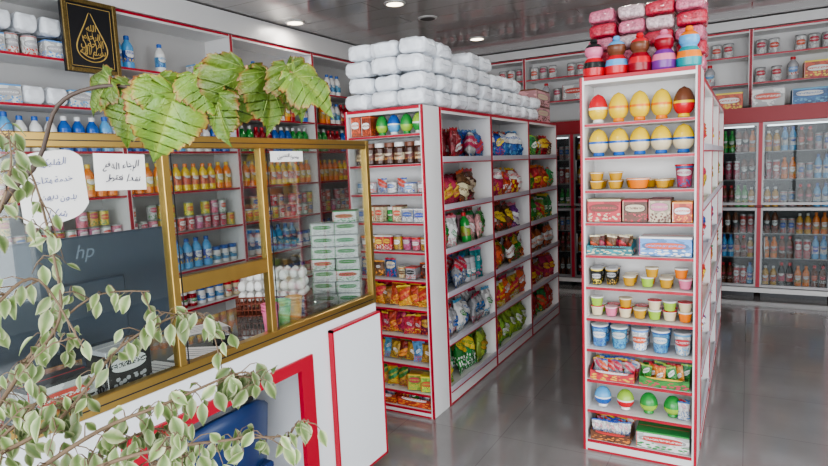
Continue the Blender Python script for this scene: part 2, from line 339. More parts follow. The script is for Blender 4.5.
def softpack(w,d,h,m,name,label,cat,e=.35,amp=.012,gather=True):
    b=MB();nu,nv=40,20;vs=[];fs=[];sd=random.random()*70
    def sg(x,p):return math.copysign(abs(x)**p,x)
    for j in range(nv+1):
        ph=-math.pi/2+math.pi*j/nv
        for i in range(nu):
            th=2*math.pi*i/nu
            x=w/2*sg(math.cos(ph),e)*sg(math.cos(th),e);y=d/2*sg(math.cos(ph),e)*sg(math.sin(th),e);z=h/2*sg(math.sin(ph),e*1.3)
            v=Vector((x,y,z));nn=noise.noise(v*14+Vector((sd,0,0)))*amp+noise.noise(v*38+Vector((0,sd,0)))*amp*.6
            v=v-v.normalized()*abs(nn)*1.6;vs.append((v.x,v.y,v.z+h/2))
    for j in range(nv):
        for i in range(nu):
            i2=(i+1)%nu;fs.append((j*nu+i,j*nu+i2,(j+1)*nu+i2,(j+1)*nu+i))
    b.add(vs,fs,m,True)
    if gather:
        for s in(-1,1):
            b.add([(s*w*.47,-d*.2,h*.5),(s*w*.47,d*.2,h*.5),(s*w*.51,d*.3,h*.56),(s*w*.51,-d*.3,h*.5)],[(0,1,2,3)],m)
    return Proto(name,b.mesh(name),w,label,cat)
def tray(w,d,h,cs,name='display_box',label=None):
    b=MB();m=K(*cs);t=.003
    b.box(-w/2,w/2,-d/2,d/2,0,t,m);b.box(-w/2,w/2,-d/2,-d/2+t,t,h*.6,m);b.box(-w/2,w/2,d/2-t,d/2,t,h,m);
    for s in(-1,1):
        x=s*(w/2-t/2);vs=[(x-t/2,-d/2+t,t),(x-t/2,d/2-t,t),(x-t/2,d/2-t,h),(x-t/2,-d/2+t,h*.6)];vs+=[(a+t,bb,c) for a,bb,c in vs]
        b.add(vs,[(0,3,2,1),(4,5,6,7),(0,1,5,4),(1,2,6,5),(2,3,7,6),(3,0,4,7)],m)
    return Proto(name,b.mesh(name),w,label or 'open %s cardboard display tray of sweets'%cs[0],'box')
# --- right end display
yc=GY+.075;xa,xb=RX0+.026,RX1-.026
g='sweets on the end display shelves'
def rr(k,protos,gap=.002,dz=0,dy=0,**kw):row(protos,(xa,yc+dy,0),(xb,yc+dy,0),RL[k]+.004+dz,0,g,gap=gap,**kw)
ey=eggtoy(.046,.138,'yellow','yellow','orange');er=eggtoy(.046,.138,'red','yellow','white');ey2=eggtoy(.047,.13,'yellow','cream','blue');ed=eggtoy(.046,.138,'brown','red','yellow')
rr(10,[er,ey,ey,ey,ed],gap=0);rr(9,[ey2]*5,gap=0)
cu1=cup(.036,.042,None,'amber',plain='amber');cu2=cup(.055,.05,None,'orange',plain='orange')
rr(8,[cu1,cu1,cu2,cu1,cup(.042,.11,('red','white','blue'),'red')],gap=.01);row([cu1,cu1],(xa,yc,0),(xa+.17,yc,0),RL[8]+.047,0,g)
row([cu1,cu1,cu1,cu1,cu1,cu1],(xa,yc+.085,0),(xb-.09,yc+.085,0),RL[8]+.004,0,g)
rr(7,[carton(.165,.13,.115,('red','brown','cream')),carton(.12,.13,.11,('brown','cream','red')),carton(.1,.13,.115,('cream','pink','brown')),carton(.09,.13,.10,('red','white','orange'))],turn=.03)
rr(6,[tray(.22,.14,.075,('teal','black','cream')),carton(.24,.14,.095,('sky','red','white'))],gap=.02,turn=.03)
PB=bag(.05,.09,.014,('brown','red','cream'),'small dark wrapped chocolate bar',name='chocolate_bar',cat='chocolate')
for i in range(10):place(PB,xa+.03+.019*i,yc+random.uniform(-.03,.03),RL[6]+.008,random.uniform(-.3,.3),g,tilt=(random.uniform(-.2,.1),random.uniform(-.2,.2)))
cr_,ch_=.033,.05
jy=cup(cr_,ch_,None,'cream',plain='amber');jg=cup(cr_,ch_,None,'white',plain='lime');jr=cup(cr_,ch_,None,'red',plain='cream');jo=cup(cr_,ch_,None,'white',plain='orange');jw=cup(cr_,ch_,None,'rose',plain='pink')
dk=cup(.032,.085,('black','silver','yellow'),'silver')
row([dk,dk],(xa,yc,0),(xa+.14,yc,0),RL[5]+.004,0,g,gap=.002);row([dk,dk],(xa,yc+.075,0),(xa+.14,yc+.075,0),RL[5]+.004,0,g)
row([jy,jg,jy,jw,jy],(xa+.16,yc,0),(xb,yc,0),RL[5]+.004,0,g,gap=.006);row([jy,jo,jy,jg,jy],(xa+.16,yc+.075,0),(xb,yc+.075,0),RL[5]+.004,0,g,gap=.006)
row([jy,jo,jy],(xa+.27,yc,0),(xb-.02,yc,0),RL[5]+.055,0,g,gap=.03)
row([jr,jw,jr,jy,jg,jr,jo],(xa,yc,0),(xb,yc,0),RL[4]+.004,0,g,gap=0);row([jg,jr,jy,jr,jw,jr,jg],(xa,yc+.075,0),(xb,yc+.075,0),RL[4]+.004,0,g,gap=0)
row([jg,jr,jy,jw,jr,jg,jr],(xa,yc,0),(xb,yc,0),RL[4]+.055,0,g,gap=0,skip=.15)
yb_=cup(.043,.115,('sky','white','blue'),'white');yr=cup(.043,.115,('white','red','sky'),'silver')
rr(3,[yb_,yb_,yr,yb_,yr],gap=0);rr(3,[yb_,yr,yr,yb_,yr],gap=0,dy=.092)
def traybox(x,k,w,cs,bags,n):
    t=tray(w,.15,.085,cs);place(t,x,yc,RL[k]+.004,0,g)
    for i in range(n):
        place(bags[i%len(bags)],x-w/2+.025+(w-.05)*i/(n-1),yc-.035+.035*(i%3),RL[k]+.009,random.uniform(-.3,.3),'small sachets in display trays',tilt=(random.uniform(-.25,.1),random.uniform(-.25,.25)))
sb=[bag(.055,.095,.014,c,'small %s sweet sachet'%c[0],name='sweet_sachet',cat='sachet') for c in (('red','white','yellow'),('green','white','lime'),('white','pink','blue'),('silver','red','blue'),('orange','white','red'))]
traybox(xa+.12,2,.22,('red','white','yellow'),[sb[3],sb[0],sb[2]],14)
traybox(xa+.37,2,.23,('green','yellow','red'),[sb[1],sb[4]],9)
eb=eggtoy(.042,.1,'sky','blue');erd=eggtoy(.042,.1,'lime','red');eg=eggtoy(.042,.1,'green','lime','green')
for i,p in enumerate((eb,erd,eg,eg)):place(p,xa+.06+.115*i,yc,RL[1]+.004,0,g)
for i,p in enumerate((sb[2],sb[3])):place(p,xb-.035,yc-.03+.03*i,RL[1]+.004,0,g)
traybox(xa+.11,0,.2,('brown','red','orange'),[sb[2],sb[3],sb[0]],16)
place(carton(.25,.15,.09,('white','red','green'),label='white and red printed cardboard carton on the bottom shelf'),xa+.36,yc+.01,RL[0]+.004,.03,g)
fg=[figure('red','pink','black'),figure('red','brown','sky'),figure('dred','brown','red'),figure('purple','dred','pink'),figure('teal','sky','orange')]
for i,p in enumerate(fg):place(p,RX0+.055+.109*i,GY+.07,H2+.001,0,'candy figurines on top of the end display')
cp=[]
for n_,c_ in (('pink_wrapped_sweets',(.7,.14,.22)),('red_wrapped_sweets',(.5,.03,.06)),('pale_wrapped_sweets',(.75,.4,.42))):
    mm=mat(n_,c_,.1,noise=.85,nscale=90,coat=.6);bump(mm,60,1,.01);cp.append(softpack(.14,.2,.072,mm,'sweets_pack','clear pack of pink and red sweets','sweets pack',.3,.009))
for l in range(5):
    for i in range(4):place(cp[(i*2+l+(l//2))%3],RX0+.072+.138*i+random.uniform(-.006,.006),GY+.27,H2+.002+.072*l,random.uniform(-.06,.06),'stacked sweets packs on top of the gondola')
# --- left end display
xa2,xb2=LX0+.024,LX1-.024;g2='snacks on the narrow end display'
def rl(k,protos,dy=0,dz=0,**kw):row(protos,(xa2,GY+.075+dy,0),(xb2,GY+.075+dy,0),LL[k]+.004+dz,0,g2,**kw)
rl(10,[carton(.07,.1,.13,('red','white','brown')),carton(.07,.1,.12,('dred','white','red')),eggtoy(.038,.115,'green','lime','green'),eggtoy(.038,.115,'blue','sky'),eggtoy(.038,.115,'green','lime','green'),eggtoy(.038,.115,'lime','green')],gap=0)
jb=jar(.036,.13,'choc','white',cs=('cream','brown','orange'));jb2=jar(.036,.13,'choc','brown',cs=('brown','cream','amber'))
rl(9,[jb,jb2],gap=0);rl(9,[jb,jb2],dy=.08,gap=0);rl(8,[can(.033,.07,('silver','white','red')),can(.033,.07,('white','blue','silver')),bag(.07,.09,.03,('silver','red','blue')),carton(.06,.08,.06,('white','sky','blue'))],gap=0,mode='rand')
rl(7,[carton(.07,.09,.085,('white','pink','green')),carton(.06,.09,.1,('cream','red','brown')),carton(.08,.09,.08,('silver','blue','white')),jar(.03,.09,'green','white',cs=('green','white','red')),bag(.07,.11,.03,('rose','white','red'))],gap=0,mode='rand')
rl(6,[cup(.032,.08,('pink','white','red'),'red'),cup(.032,.08,('silver','white','red'),'orange'),carton(.06,.07,.09,('red','yellow','white')),can(.03,.09,('amber','white','brown'))],gap=0,mode='rand')
b2=bag(.095,.145,.06,('red','orange','yellow'));b3=bag(.095,.13,.06,('orange','red','yellow'));b4=bag(.09,.12,.05,('amber','white','brown'));b5=bag(.085,.14,.05,('dred','white','pink'))
rl(5,[cup(.03,.07,('cream','brown','orange'),'cream'),carton(.07,.08,.075,('silver','black','red')),bag(.08,.12,.04,('blue','cream','red')),bag(.08,.1,.04,('brown','white','orange'))],gap=0,mode='rand')
T3=dict(gap=-.03,turn=.4,tl=.25,mode='rand')
rl(4,[b2,b3,b4],**T3);rl(4,[b3,b2],dy=.06,**T3);rl(3,[bag(.09,.13,.05,('dred','yellow','orange')),bag(.09,.12,.05,('red','silver','yellow')),b2,b5],**T3);rl(3,[b2,b3],dy=.06,**T3)
rl(2,[bag(.09,.13,.05,('orange','brown','cream')),bag(.09,.13,.05,('dred','orange','green')),b4,b5,bag(.085,.14,.04,('sky','white','red'))],**T3);rl(2,[b3,b2],dy=.06,**T3)
rl(1,[carton(.09,.1,.1,('lime','red','yellow')),bag(.08,.13,.05,('yellow','green','red')),bag(.09,.12,.05,('brown','cream','orange')),bag(.08,.13,.05,('lime','white','green'))],gap=-.01,mode='rand',turn=.3,tl=.1)
traybase=tray(.24,.13,.09,('red','white','orange'))
for x in(xa2+.12,xa2+.375):
    place(traybase,x,GY+.08,LL[0]+.004,0,g2)
    for i in range(8):place(sb[(i*2)%5],x-.09+.025*i,GY+.06+.03*(i%3),LL[0]+.009,random.uniform(-.3,.3),'small sachets in display trays',tilt=(random.uniform(-.2,.1),0))
# --- left gondola aisle side
fx=LX1-.065
def bg(cs,h=.225,w=.155,d=.08):return bag(w,h,d,cs)
PR={5:[[bg(('white','red','blue'),.2),bg(('dred','white','red'),.21,.13),bg(('blue','red','sky'),.21),bg(('red','yellow','blue'),.2,.14)],[bg(('blue','white','sky'),.22),bg(('sky','red','white'),.2,.13),bg(('blue','yellow','red'),.22,.14)],[bg(('green','white','lime'),.2),bg(('dred','yellow','red'),.2),bg(('brown','orange','cream'),.21)]],
4:[[bg(('dred','orange','brown')),bg(('red','yellow','dred'),.2,.14),bg(('brown','cream','red'),.23)],[bg(('red','white','yellow')),bg(('rose','white','red'),.2),bg(('orange','red','white'),.21,.14)],[bg(('green','yellow','lime')),bg(('red','yellow','orange')),bg(('green','white','red'),.2)]],
3:[[bag(.1,.22,.06,('green','white','red')),bag(.1,.21,.06,('white','green','pink')),bottle(.035,.21,'green',('lime','white','red'),'red'),bag(.1,.2,.05,('rose','white','green'))],[bg(('red','white','brown')),bg(('brown','yellow','red')),bg(('purple','white','pink'),.2,.14)],[bg(('green','white','yellow')),bg(('lime','red','white'),.2)]],
2:[[bag(.11,.21,.07,('white','sky','green')),bag(.11,.2,.07,('silver','red','blue')),jar(.04,.17,'silver','silver',cs=('teal','white','red')),bag(.12,.22,.06,('teal','white','pink'))],[bg(('green','yellow','red')),bg(('dred','white','orange')),bg(('red','silver','yellow'),.2,.14)],[bg(('green','lime','white')),bg(('orange','white','brown'),.21)]],
1:[[can(.045,.15,('silver','sky','white')),bg(('blue','white','silver'),.2),bg(('white','green','sky'),.22,.13),bg(('silver','blue','red'),.2,.13)],[bg(('orange','white','red'),.22),bg(('yellow','red','white'),.2)],[bg(('red','yellow','orange')),bg(('amber','red','white'),.2)]],
0:[[bg(('yellow','green','orange'),.26,.15),bg(('green','yellow','white'),.27,.15),bg(('lime','yellow','green'),.24,.14)],[bg(('lime','white','green'),.26),bg(('yellow','red','green'),.26)],[bg(('red','white','green'),.25),bg(('green','red','yellow'),.24)]]}
ga='snacks on the gondola aisle shelves'
for bi,(a,b) in enumerate(bays):
    for k in range(6):
        row(PR[k][bi],(fx,a+.022,0),(fx,b-.026,0),BL[k]+.002,math.pi/2,ga,mode='block' if random.random()<.4 else 'rand',block=2,gap=-.028 if (k,bi) not in ((3,0),(2,0)) else -.01,turn=.38,tl=.28 if (k,bi) not in ((3,0),(2,0),(1,0)) else .1,jit=.016,skip=.05)
        row(PR[k][bi],(fx-.09,a+.03,0),(fx-.09,b-.03,0),BL[k]+.002,math.pi/2,ga,mode='block',block=2,gap=-.015,turn=.2,tl=.08,skip=.1)
for (a,b) in [(3.295,4.1),(4.1,4.95),(4.95,5.9)]:
    for k in range(6):row(PR[(k+2)%6][(k)%3],(RX1-.075,a+.03,0),(RX1-.075,b-.03,0),BL[k]+.002,math.pi/2,'snacks on the far aisle shelves',mode='block',block=2,skip=.15)
# --- white soft packs on top of left gondola
sp=[softpack(random.uniform(.18,.19),random.uniform(.2,.215),.102,PLW,'paper_roll_pack','white plastic wrapped roll pack on top of the gondola','tissue pack',.4,.014) for _ in range(6)]
for j in range(10):
    y=GY+.11+.222*j
    for l in range(4 if j<5 else 3 if j<8 else 2):
        for i in range(3):
            if l==3 and (random.random()<.2):continue
            q=random.choice(sp)
            place(q,LX0+.09+.187*i+random.uniform(-.008,.008),y+random.uniform(-.01,.01)+(.025 if l%2 else 0),H1+.002+.1*l+random.uniform(0,.003),random.uniform(-.09,.09)+(math.pi if random.random()<.5 else 0),'white packs on top of the gondola',tilt=(random.uniform(-.04,.04),random.uniform(-.06,.06)))
pc=carton(.42,.3,.15,('rose','cream','brown'),label='pink and brown cardboard case on top of the gondola')
for l in range(2):place(pc,LX1-.2,5.55,H1+.002+.151*l,math.pi/2,'cases on top of the gondola')
# --- left wall goods
wx=-4.21
g3='goods on the wall shelves'
D_='detergent_bottle';J_='juice_bottle'
juice=bottle(.04,.24,'orange',('yellow','white','orange'),'yellow',name=J_);juice2=bottle(.04,.23,'yellow',('orange','white','red'),'orange',name=J_)
det=bottle(.045,.25,'blue',('white','blue','red'),'white',name=D_);det2=bottle(.045,.26,'sky',('blue','white','yellow'),'blue',name=D_);wb=bottle(.042,.24,'white',('sky','white','blue'),'blue',name=D_);gb=bottle(.042,.25,'green',('white','green','yellow'),'white',name=D_);rb=bottle(.04,.24,'dred',('red','white','yellow'),'red',name=D_)
cn=[can(.04,.12,c) for c in (('red','white','silver'),('pink','white','red'),('yellow','red','green'),('cream','blue','red'),('white','red','green'))]
jj=[jar(.043,.14,'cream','red',cs=('white','red','orange')),jar(.043,.14,'dred','white',cs=('white','green','red')),jar(.043,.15,'white','blue',cs=('sky','white','blue'))]
tp=softpack(.15,.18,.13,PLW,'tissue_pack','white plastic wrapped pack on the wall shelf','tissue pack',.4,.012)
tb=carton(.16,.16,.12,('white','silver','sky'))
def wrow(ps,ya,yb2,k,**kw):row(ps,(wx,ya,0),(wx,yb2,0),WL[k]+.003,math.pi/2,g3,**kw)
for a,b in zip(yb[1:-2],yb[2:-1]):
    a+=.03;b-=.03
    wrow([can(.05,.14,('white','silver','red')),tb] if a<2.8 else [det2,wb,tb],a,b,7,mode='block',block=2 if a<2.8 else 3,skip=0 if a<2.8 else .45)
    if a<2.8:
        row([tp],(wx,a,0),(wx,b,0),WL[7]+.15,math.pi/2,g3)
        wrow([tp,tb],a,b,6,mode='block',block=2)
    else:wrow([det,wb,rb,juice,gb],a,b,6,mode='rand',skip=.1)
    wrow([det,det2,wb] if a<3.9 else [gb,rb,det],a,b,5,mode='block',block=3)
    wrow([juice,juice2],a,b,4,mode='block',block=5)
    wrow(cn,a,b,3,mode='rand');row(cn,(wx,a,0),(wx,b,0),WL[3]+.126,math.pi/2,g3,mode='rand',skip=.2)
    wrow([wb,det2,jj[2]],a,b,2,mode='block',block=4);wrow(jj,a,b,1,mode='block',block=3)
bx=[carton(.3,.22,.2,('white','red','silver'),label='white and red cardboard case on the high shelf'),carton(.26,.22,.18,('red','white','yellow'),label='red cardboard case on the high shelf')]
c5=can(.055,.17,('white','red','silver'));c6=bottle(.055,.25,'silver',('white','sky','red'),'red')
for a in HX:
    row([c5],(a+.04,7.82,0),(a+1.25,7.82,0),2.603,0,'goods on the high back shelves',skip=.25)
    row([c5,c6,bx[1],bx[0]],(a+.04,7.82,0),(a+1.25,7.82,0),2.303,0,'goods on the high back shelves',mode='rand',skip=.12)
# ---------------------------------------------------------------- fridges
FW=.65
LINER=mat('fridge_liner',(.04,.04,.045),.4);A=mat('door_frame_aluminium',(.24,.23,.23),.35,metal=.5);WSH=mat('wire_shelf',(.3,.3,.3),.4)
def fridge(x):
    e=obj('display_fridge',None,(x,7.15,0),(0,0,0),'red upright display fridge with glass doors and drinks','fridge','display fridges along the wall')
    b=MB();b.box(0,.03,.04,.5,.05,1.95,REDD).box(FW-.03,FW,.04,.5,.05,1.95,REDD).box(.03,FW-.03,.47,.5,.05,1.95,LINER).box(.03,FW-.03,.04,.47,.05,.12,LINER).box(.03,FW-.03,.04,.47,1.83,1.95,LINER)
    b.box(.03,.036,.05,.47,.12,1.83,LINER).box(FW-.036,FW-.03,.05,.47,.12,1.83,LINER)
    b.box(0,FW,.0,.04,1.845,2.0,REDD).box(.03,FW-.03,.05,.48,0,.05,BLACK).box(0,FW,.0,.04,.05,.1,WHITE);obj('cabinet',b.mesh('cabinet'),parent=e)
    for z0,z1 in((.11,.955),(.985,1.84)):
        d=MB()
        d.box(.018,.036,0,.03,z0,z1,A).box(FW-.036,FW-.018,0,.03,z0,z1,A).box(.036,FW-.036,0,.03,z0,z0+.028,A).box(.036,FW-.036,0,.03,z1-.028,z1,A)
        d.box(.0,.018,-.008,.03,z0,z1,RED).box(FW-.018,FW,-.008,.03,z0,z1,RED)
        do=obj('door',d.mesh('door'),parent=e)
        obj('glass_pane',MB().box(.036,FW-.036,.012,.016,z0+.028,z1-.028,FGLASS).mesh('glass_pane'),parent=do)
        zc=(z0+z1)/2
        obj('handle',MB().tube([(.055,-.03,zc-.12),(.055,-.03,zc+.12)],.008,GREY).box(.049,.061,-.03,0,zc-.115,zc-.1,GREY).box(.049,.061,-.03,0,zc+.1,zc+.115,GREY).mesh('handle'),parent=do)
    for z in (.42,.68,.96,1.25,1.54):obj('shelf',MB().box(.036,FW-.036,.06,.46,z-.01,z,WSH).mesh('shelf'),parent=e)
    obj('added_glow_strip',MB().box(.06,FW-.06,.05,.065,1.80,1.825,mat('fridge_fill_glow',(1,1,1),.4,emit=((.85,.93,1),3))).mesh('added_glow_strip'),parent=e)  # glowing strip added in each fridge to brighten the drinks
N_='drink_bottle'
dr=[bottle(.031,.24,'sky',('white','blue','sky'),'blue',name=N_),bottle(.031,.22,'orange',('orange','white','green'),'orange',name=N_),bottle(.032,.25,'black',('red','white','red'),'red',name=N_),bottle(.032,.25,'brown',('black','white','red'),'black',name=N_),bottle(.031,.23,'green',('green','white','yellow'),'green',name=N_),can(.032,.16,('silver','blue','red')),can(.032,.2,('red','white','silver')),bottle(.031,.23,'brown',('brown','red','white'),'red',name=N_),bottle(.031,.21,'amber',('orange','white','blue'),'white',name=N_)]
for x in (-2.5,-1.85,-1.2,-.55,.1,.75):
    fridge(x)
    if x==-1.2:continue
    for z in (.12,.42,.68,.96,1.25,1.54):
        k_=random.sample(dr,4)
        row(k_,(x+.042,7.23,0),(x+FW-.04,7.23,0),z+.002,0,'drinks inside the display fridges',mode='block',block=2,gap=.001)
for i,p in enumerate((bx[1],bx[0],carton(.3,.3,.16,('blue','white','sky')),bx[0],carton(.28,.3,.2,('red','white','yellow')))):place(p,-.2+.36*i,7.4,2.001,0,'cases on top of the fridges')
# ---------------------------------------------------------------- counter
CX=-1.66;CT=.872
e=obj('shop_counter',None,(0,0,0),(0,0,0),'white laminate shop counter with red edging and a dark glass top','counter')
b=MB()
b.box(-2.28,CX,-.4,-.38,.03,.86,WHITEC).box(-2.28,-2.26,-.38,2.47,.03,.86,WHITEC).box(-2.26,CX,2.46,2.48,.03,.86,WHITEC)
b.box(-2.26,CX,-.38,2.46,.84,.86,WHITEC).box(-2.26,CX,-.38,2.46,.03,.05,WHITEC)
b.box(CX-.02,CX,-.38,1.1,.05,.84,WHITEC).box(CX-.02,CX,1.95,2.46,.05,.84,WHITEC).box(CX-.02,CX,1.1,1.95,.75,.84,WHITEC)
b.box(-2.03,CX-.02,1.08,1.1,.05,.84,WHITEC).box(-2.03,CX-.02,1.95,1.97,.05,.84,WHITEC)
obj('body',b.mesh('body'),parent=e)
b=MB();b.box(CX-.01,CX+.012,1.04,1.12,.05,.75,RED).box(CX-.01,CX+.012,1.87,1.95,.05,.75,RED).box(CX-.01,CX+.012,1.12,1.87,.70,.75,RED).box(CX-.01,CX+.012,1.12,1.87,.03,.09,RED);obj('niche_frame',b.mesh('niche_frame'),parent=e)
d=MB();d.box(CX+.002,CX+.022,2.085,2.48,.06,.81,WHITEC);d.box(CX+.002,CX+.026,2.077,2.087,.055,.82,RED).box(CX+.002,CX+.026,2.48,2.49,.055,.82,RED).box(CX+.002,CX+.026,2.077,2.49,.81,.82,RED).box(CX+.002,CX+.026,2.077,2.49,.05,.06,RED)
obj('door',d.mesh('door'),parent=e)
obj('glass_top',MB().box(-2.27,CX-.035,-.38,2.46,.861,.871,DGLASS).mesh('glass_top'),parent=e)
for y in(-.3,2.38):
    for x in(-2.2,-1.73):
        c=MB().tube([(x-.012,y,.016),(x+.012,y,.016)],.015,BLACK,12);obj('caster',c.mesh('caster'),parent=e)
e=obj('plastic_chair',None,(-1.87,1.56,.051),(0,0,0),'low dark navy plastic chair inside the red-framed opening','chair')
BLU=mat('dark_blue_plastic',(.015,.04,.13),.35,noise=.1,nscale=5)
b=MB();n=12;vs=[]
for i in range(n+1):
    t=i/n*2-1
    for k in range(7):
        z=.24+.34*k/6*(1-.22*abs(t)**3);vs.append((.12-.13*t*t*.6+.03*k/6,t*.25,z));vs.append((.10-.13*t*t*.6+.03*k/6,t*.245,z))
fs=[]
for i in range(n):
    for k in range(6):
        a=i*14+2*k;fs.append((a,a+14,a+16,a+2));fs.append((a+1,a+3,a+17,a+15))
    a=i*14;fs.append((a,a+1,a+15,a+14));fs.append((a+12,a+26,a+27,a+13))
b.add(vs,fs,BLU,True);obj('backrest',b.mesh('backrest'),parent=e)
obj('seat',MB().box(-.22,.12,-.22,.22,.24,.27,BLU,bev=.01).mesh('seat'),parent=e)
for x in(-.19,.09):
    for y in(-.19,.19):obj('leg',MB().tube([(x,y,.24),(x*1.1,y*1.08,0)],[.02,.014],BLU,8).mesh('leg'),parent=e)
# partition
e=obj('counter_glass_partition',None,(CX-.015,0,.86),(0,0,0),'gold anodised aluminium and glass partition standing on the counter','partition')
zt=.825;gb0=.05;gt0=.783
b=MB()
for y0,y1 in ((.35,.375),(1.28,1.308),(1.727,1.755),(2.462,2.49)):b.box(-.016,.016,y0,y1,.0,zt,GOLD,bev=.002)
b.box(-.018,.018,-.38,2.462,.001,gb0,GOLD,bev=.003).box(-.018,.018,-.38,2.462,gt0,zt,GOLD,bev=.003).box(-.016,.016,1.308,1.727,.295,.35,GOLD,bev=.002).box(-.016,.016,-.38,-.35,0,zt,GOLD)
b.box(.016,.019,-.38,2.462,.022,.026,BLACK).box(.016,.019,-.38,2.462,gt0+.018,gt0+.021,BLACK)
for y0 in (1.312,1.76):b.box(.016,.019,y0,y0+.003,gb0,gt0,BLACK)
obj('frame',b.mesh('frame'),parent=e)
for y0,y1,z0,z1 in((-.35,.35,gb0,gt0),(.375,1.28,gb0,gt0),(1.308,1.727,.35,gt0),(1.755,2.462,gb0,gt0)):obj('glass_pane',MB().box(-.003,.003,y0,y1,z0,z1,GLASS).mesh('glass_pane'),parent=e)
forms={}
for c in range(0xFE80,0xFEFD):
    d=unicodedata.decomposition(chr(c)).split()
    if len(d)==2:forms.setdefault(chr(int(d[1],16)),{})[d[0].strip('<>')]=chr(c)
def shape(s):
    out=''
    for i,ch in enumerate(s):
        f=forms.get(ch)
        if not f:out+=ch;continue
        pv=i>0 and 'initial' in forms.get(s[i-1],{});nx=i<len(s)-1 and s[i+1] in forms
        k='medial' if pv and nx and 'medial' in f else 'final' if pv and 'final' in f else 'initial' if nx and 'initial' in f else 'isolated'
        out+=f.get(k,f.get('isolated',ch))
    return out[::-1]
def text(s,size,loc,parent,m=INK,rot=(math.pi/2,0,math.pi/2),off=.0,name='lettering',shear=0,maxw=None,hand=0,sx=1):
    c=bpy.data.curves.new(name,'FONT');c.body=s;c.size=size;c.align_x='CENTER';c.align_y='CENTER';c.offset=off;c.extrude=.0003;c.shear=shear;c.resolution_u=4
    t=bpy.data.objects.new('tmp',c);LINK(t);dg=bpy.context.evaluated_depsgraph_get();dg.update()
    me=bpy.data.meshes.new_from_object(t.evaluated_get(dg));bpy.data.objects.remove(t);me.name=name;me.materials.clear();me.materials.append(m)
    if me.vertices:
        xs=[v.co.x for v in me.vertices];wd=max(xs)-min(xs);k=min(1,maxw/wd) if maxw else 1;sd=random.random()*40
        for v in me.vertices:
            v.co.x*=k*sx
            if hand:
                q=Vector((v.co.x*45,v.co.y*45,sd));v.co.x+=noise.noise(q)*size*hand;v.co.y+=noise.noise(q+Vector((9,3,1)))*size*hand*1.5+noise.noise(Vector((v.co.x*12,sd,0)))*size*hand*1.2
    return obj(name,me,loc,rot,parent=parent)
def sign(y0,y1,z0,z1,lines,label,size,col=INK,sk=.25,tilt=.0,hand=.22,cut=0,rnd_=0):
    b=MB();n=16;vs=[];fs=[]
    for i in range(n+1):
        f=i/n;y=y0+(y1-y0)*f;rd=rnd_*(abs(2*f-1)**4)
        vs.append((.0008*math.sin(i*.7),y-(y0+y1)/2,cut*f+rd));vs.append((.0008*math.sin(i*.7),y-(y0+y1)/2,z1-z0-cut*.4*(1-f)-rd))
    for i in range(n):fs.append((2*i,2*i+2,2*i+3,2*i+1))
    b.add(vs,fs,PAPER);o=obj('paper_sign',b.mesh('paper_sign'),(CX-.0065,(y0+y1)/2,z0),(tilt,0,0),label,'sign')
    h=z1-z0
    for i,l in enumerate(lines):text(shape(l),size*random.uniform(.85,1.1),(.0022,random.uniform(-.01,.01),h*(1-(i+.8)/(len(lines)+.6))),o,col,shear=sk+random.uniform(-.15,.15),maxw=(y1-y0)*.72,rot=(math.pi/2,random.uniform(-.07,.07),math.pi/2),hand=hand)
sign(.845,1.03,1.42,1.64,['الفليكسي','خدمة متاحة','بدون ديون','شكرا'],'rounded white paper notice with faint handwritten Arabic lettering on glass',.027,mat('blue_ink',(.14,.16,.3),.7),tilt=.05,cut=.03,rnd_=.03)
sign(1.05,1.22,1.515,1.625,['الرجاء الدفع','نقدا فقط'],'small white handwritten Arabic notice taped to the glass',.03,tilt=-.03)
sign(1.79,1.99,1.59,1.633,['ممنوع التدخين'],'narrow white handwritten Arabic notice on the glass',.024)
# ---------------------------------------------------------------- monitor & things on counter
e=obj('computer_monitor',None,(-2.02,1.2,CT),(0,0,-.05),'dark blue-grey computer monitor seen from behind on the counter','monitor')
NAVY=mat('navy_plastic',(.035,.055,.085),.35)
b=MB();b.box(-.02,.012,-.34,.33,.06,.485,NAVY,bev=.006);b.box(.012,.03,-.13,.13,.1,.33,NAVY,bev=.006);obj('screen_housing',b.mesh('screen_housing'),parent=e)
obj('screen',MB().box(-.023,-.0205,-.32,.31,.08,.47,BLACK).mesh('screen'),parent=e)
b=MB();b.box(.0,.025,-.04,.04,.01,.2,NAVY).box(-.09,.1,-.13,.13,0,.012,NAVY,bev=.003);obj('stand',b.mesh('stand'),parent=e)
text('hp',.068,(.0135,.0,.43),e,mat('logo_grey',(.2,.25,.31),.4,metal=.1),shear=.3,name='logo')
cc=carton(.118,.1,.058,('white','green','silver'),label='white and green cardboard box stacked on the counter',v0=.98)
cc2=carton(.118,.1,.058,('white','red','green'),label='white and red cardboard box stacked on the counter',v0=.98)
for c_,(x,y,n) in enumerate(((-1.865,2.345,7),(-1.758,2.402,8))):
    for l in range(n):place(cc2 if (l+c_)%5==3 else cc,x+random.uniform(-.004,.004),y,CT+.001+.0592*l,.5+random.uniform(-.07,.07),'white and green boxes stacked on the counter')
EX,EY,ER=-2.0,2.115,.5
e=obj('egg_basket',None,(EX,EY,CT),(0,0,ER),'wide low brown wire basket of eggs on the counter','basket')
WB=mat('brown_basket',(.25,.07,.04),.5)
b=MB();W2,D2,BH=.165,.085,.09
b.box(-W2,W2,-D2,D2,0,.006,WB);b.box(-W2+.01,W2-.01,-D2+.01,D2-.01,.06,.065,WB)
for z in(.03,.06,.09):b.tube([(-W2,-D2,z),(W2,-D2,z),(W2,D2,z),(-W2,D2,z),(-W2,-D2,z)],.004,WB)
for i in range(19):
    x=-W2+2*W2*i/18
    for s in(-1,1):b.tube([(x,s*D2,0),(x,s*D2,BH)],.003,WB)
for i in range(9):
    y=-D2+2*D2*i/8
    for s in(-1,1):b.tube([(s*W2,y,0),(s*W2,y,BH)],.003,WB)
obj('wire_body',b.mesh('wire_body'),parent=e)
b=MB();EG=mat('egg_shell',(.9,.88,.85),.45)
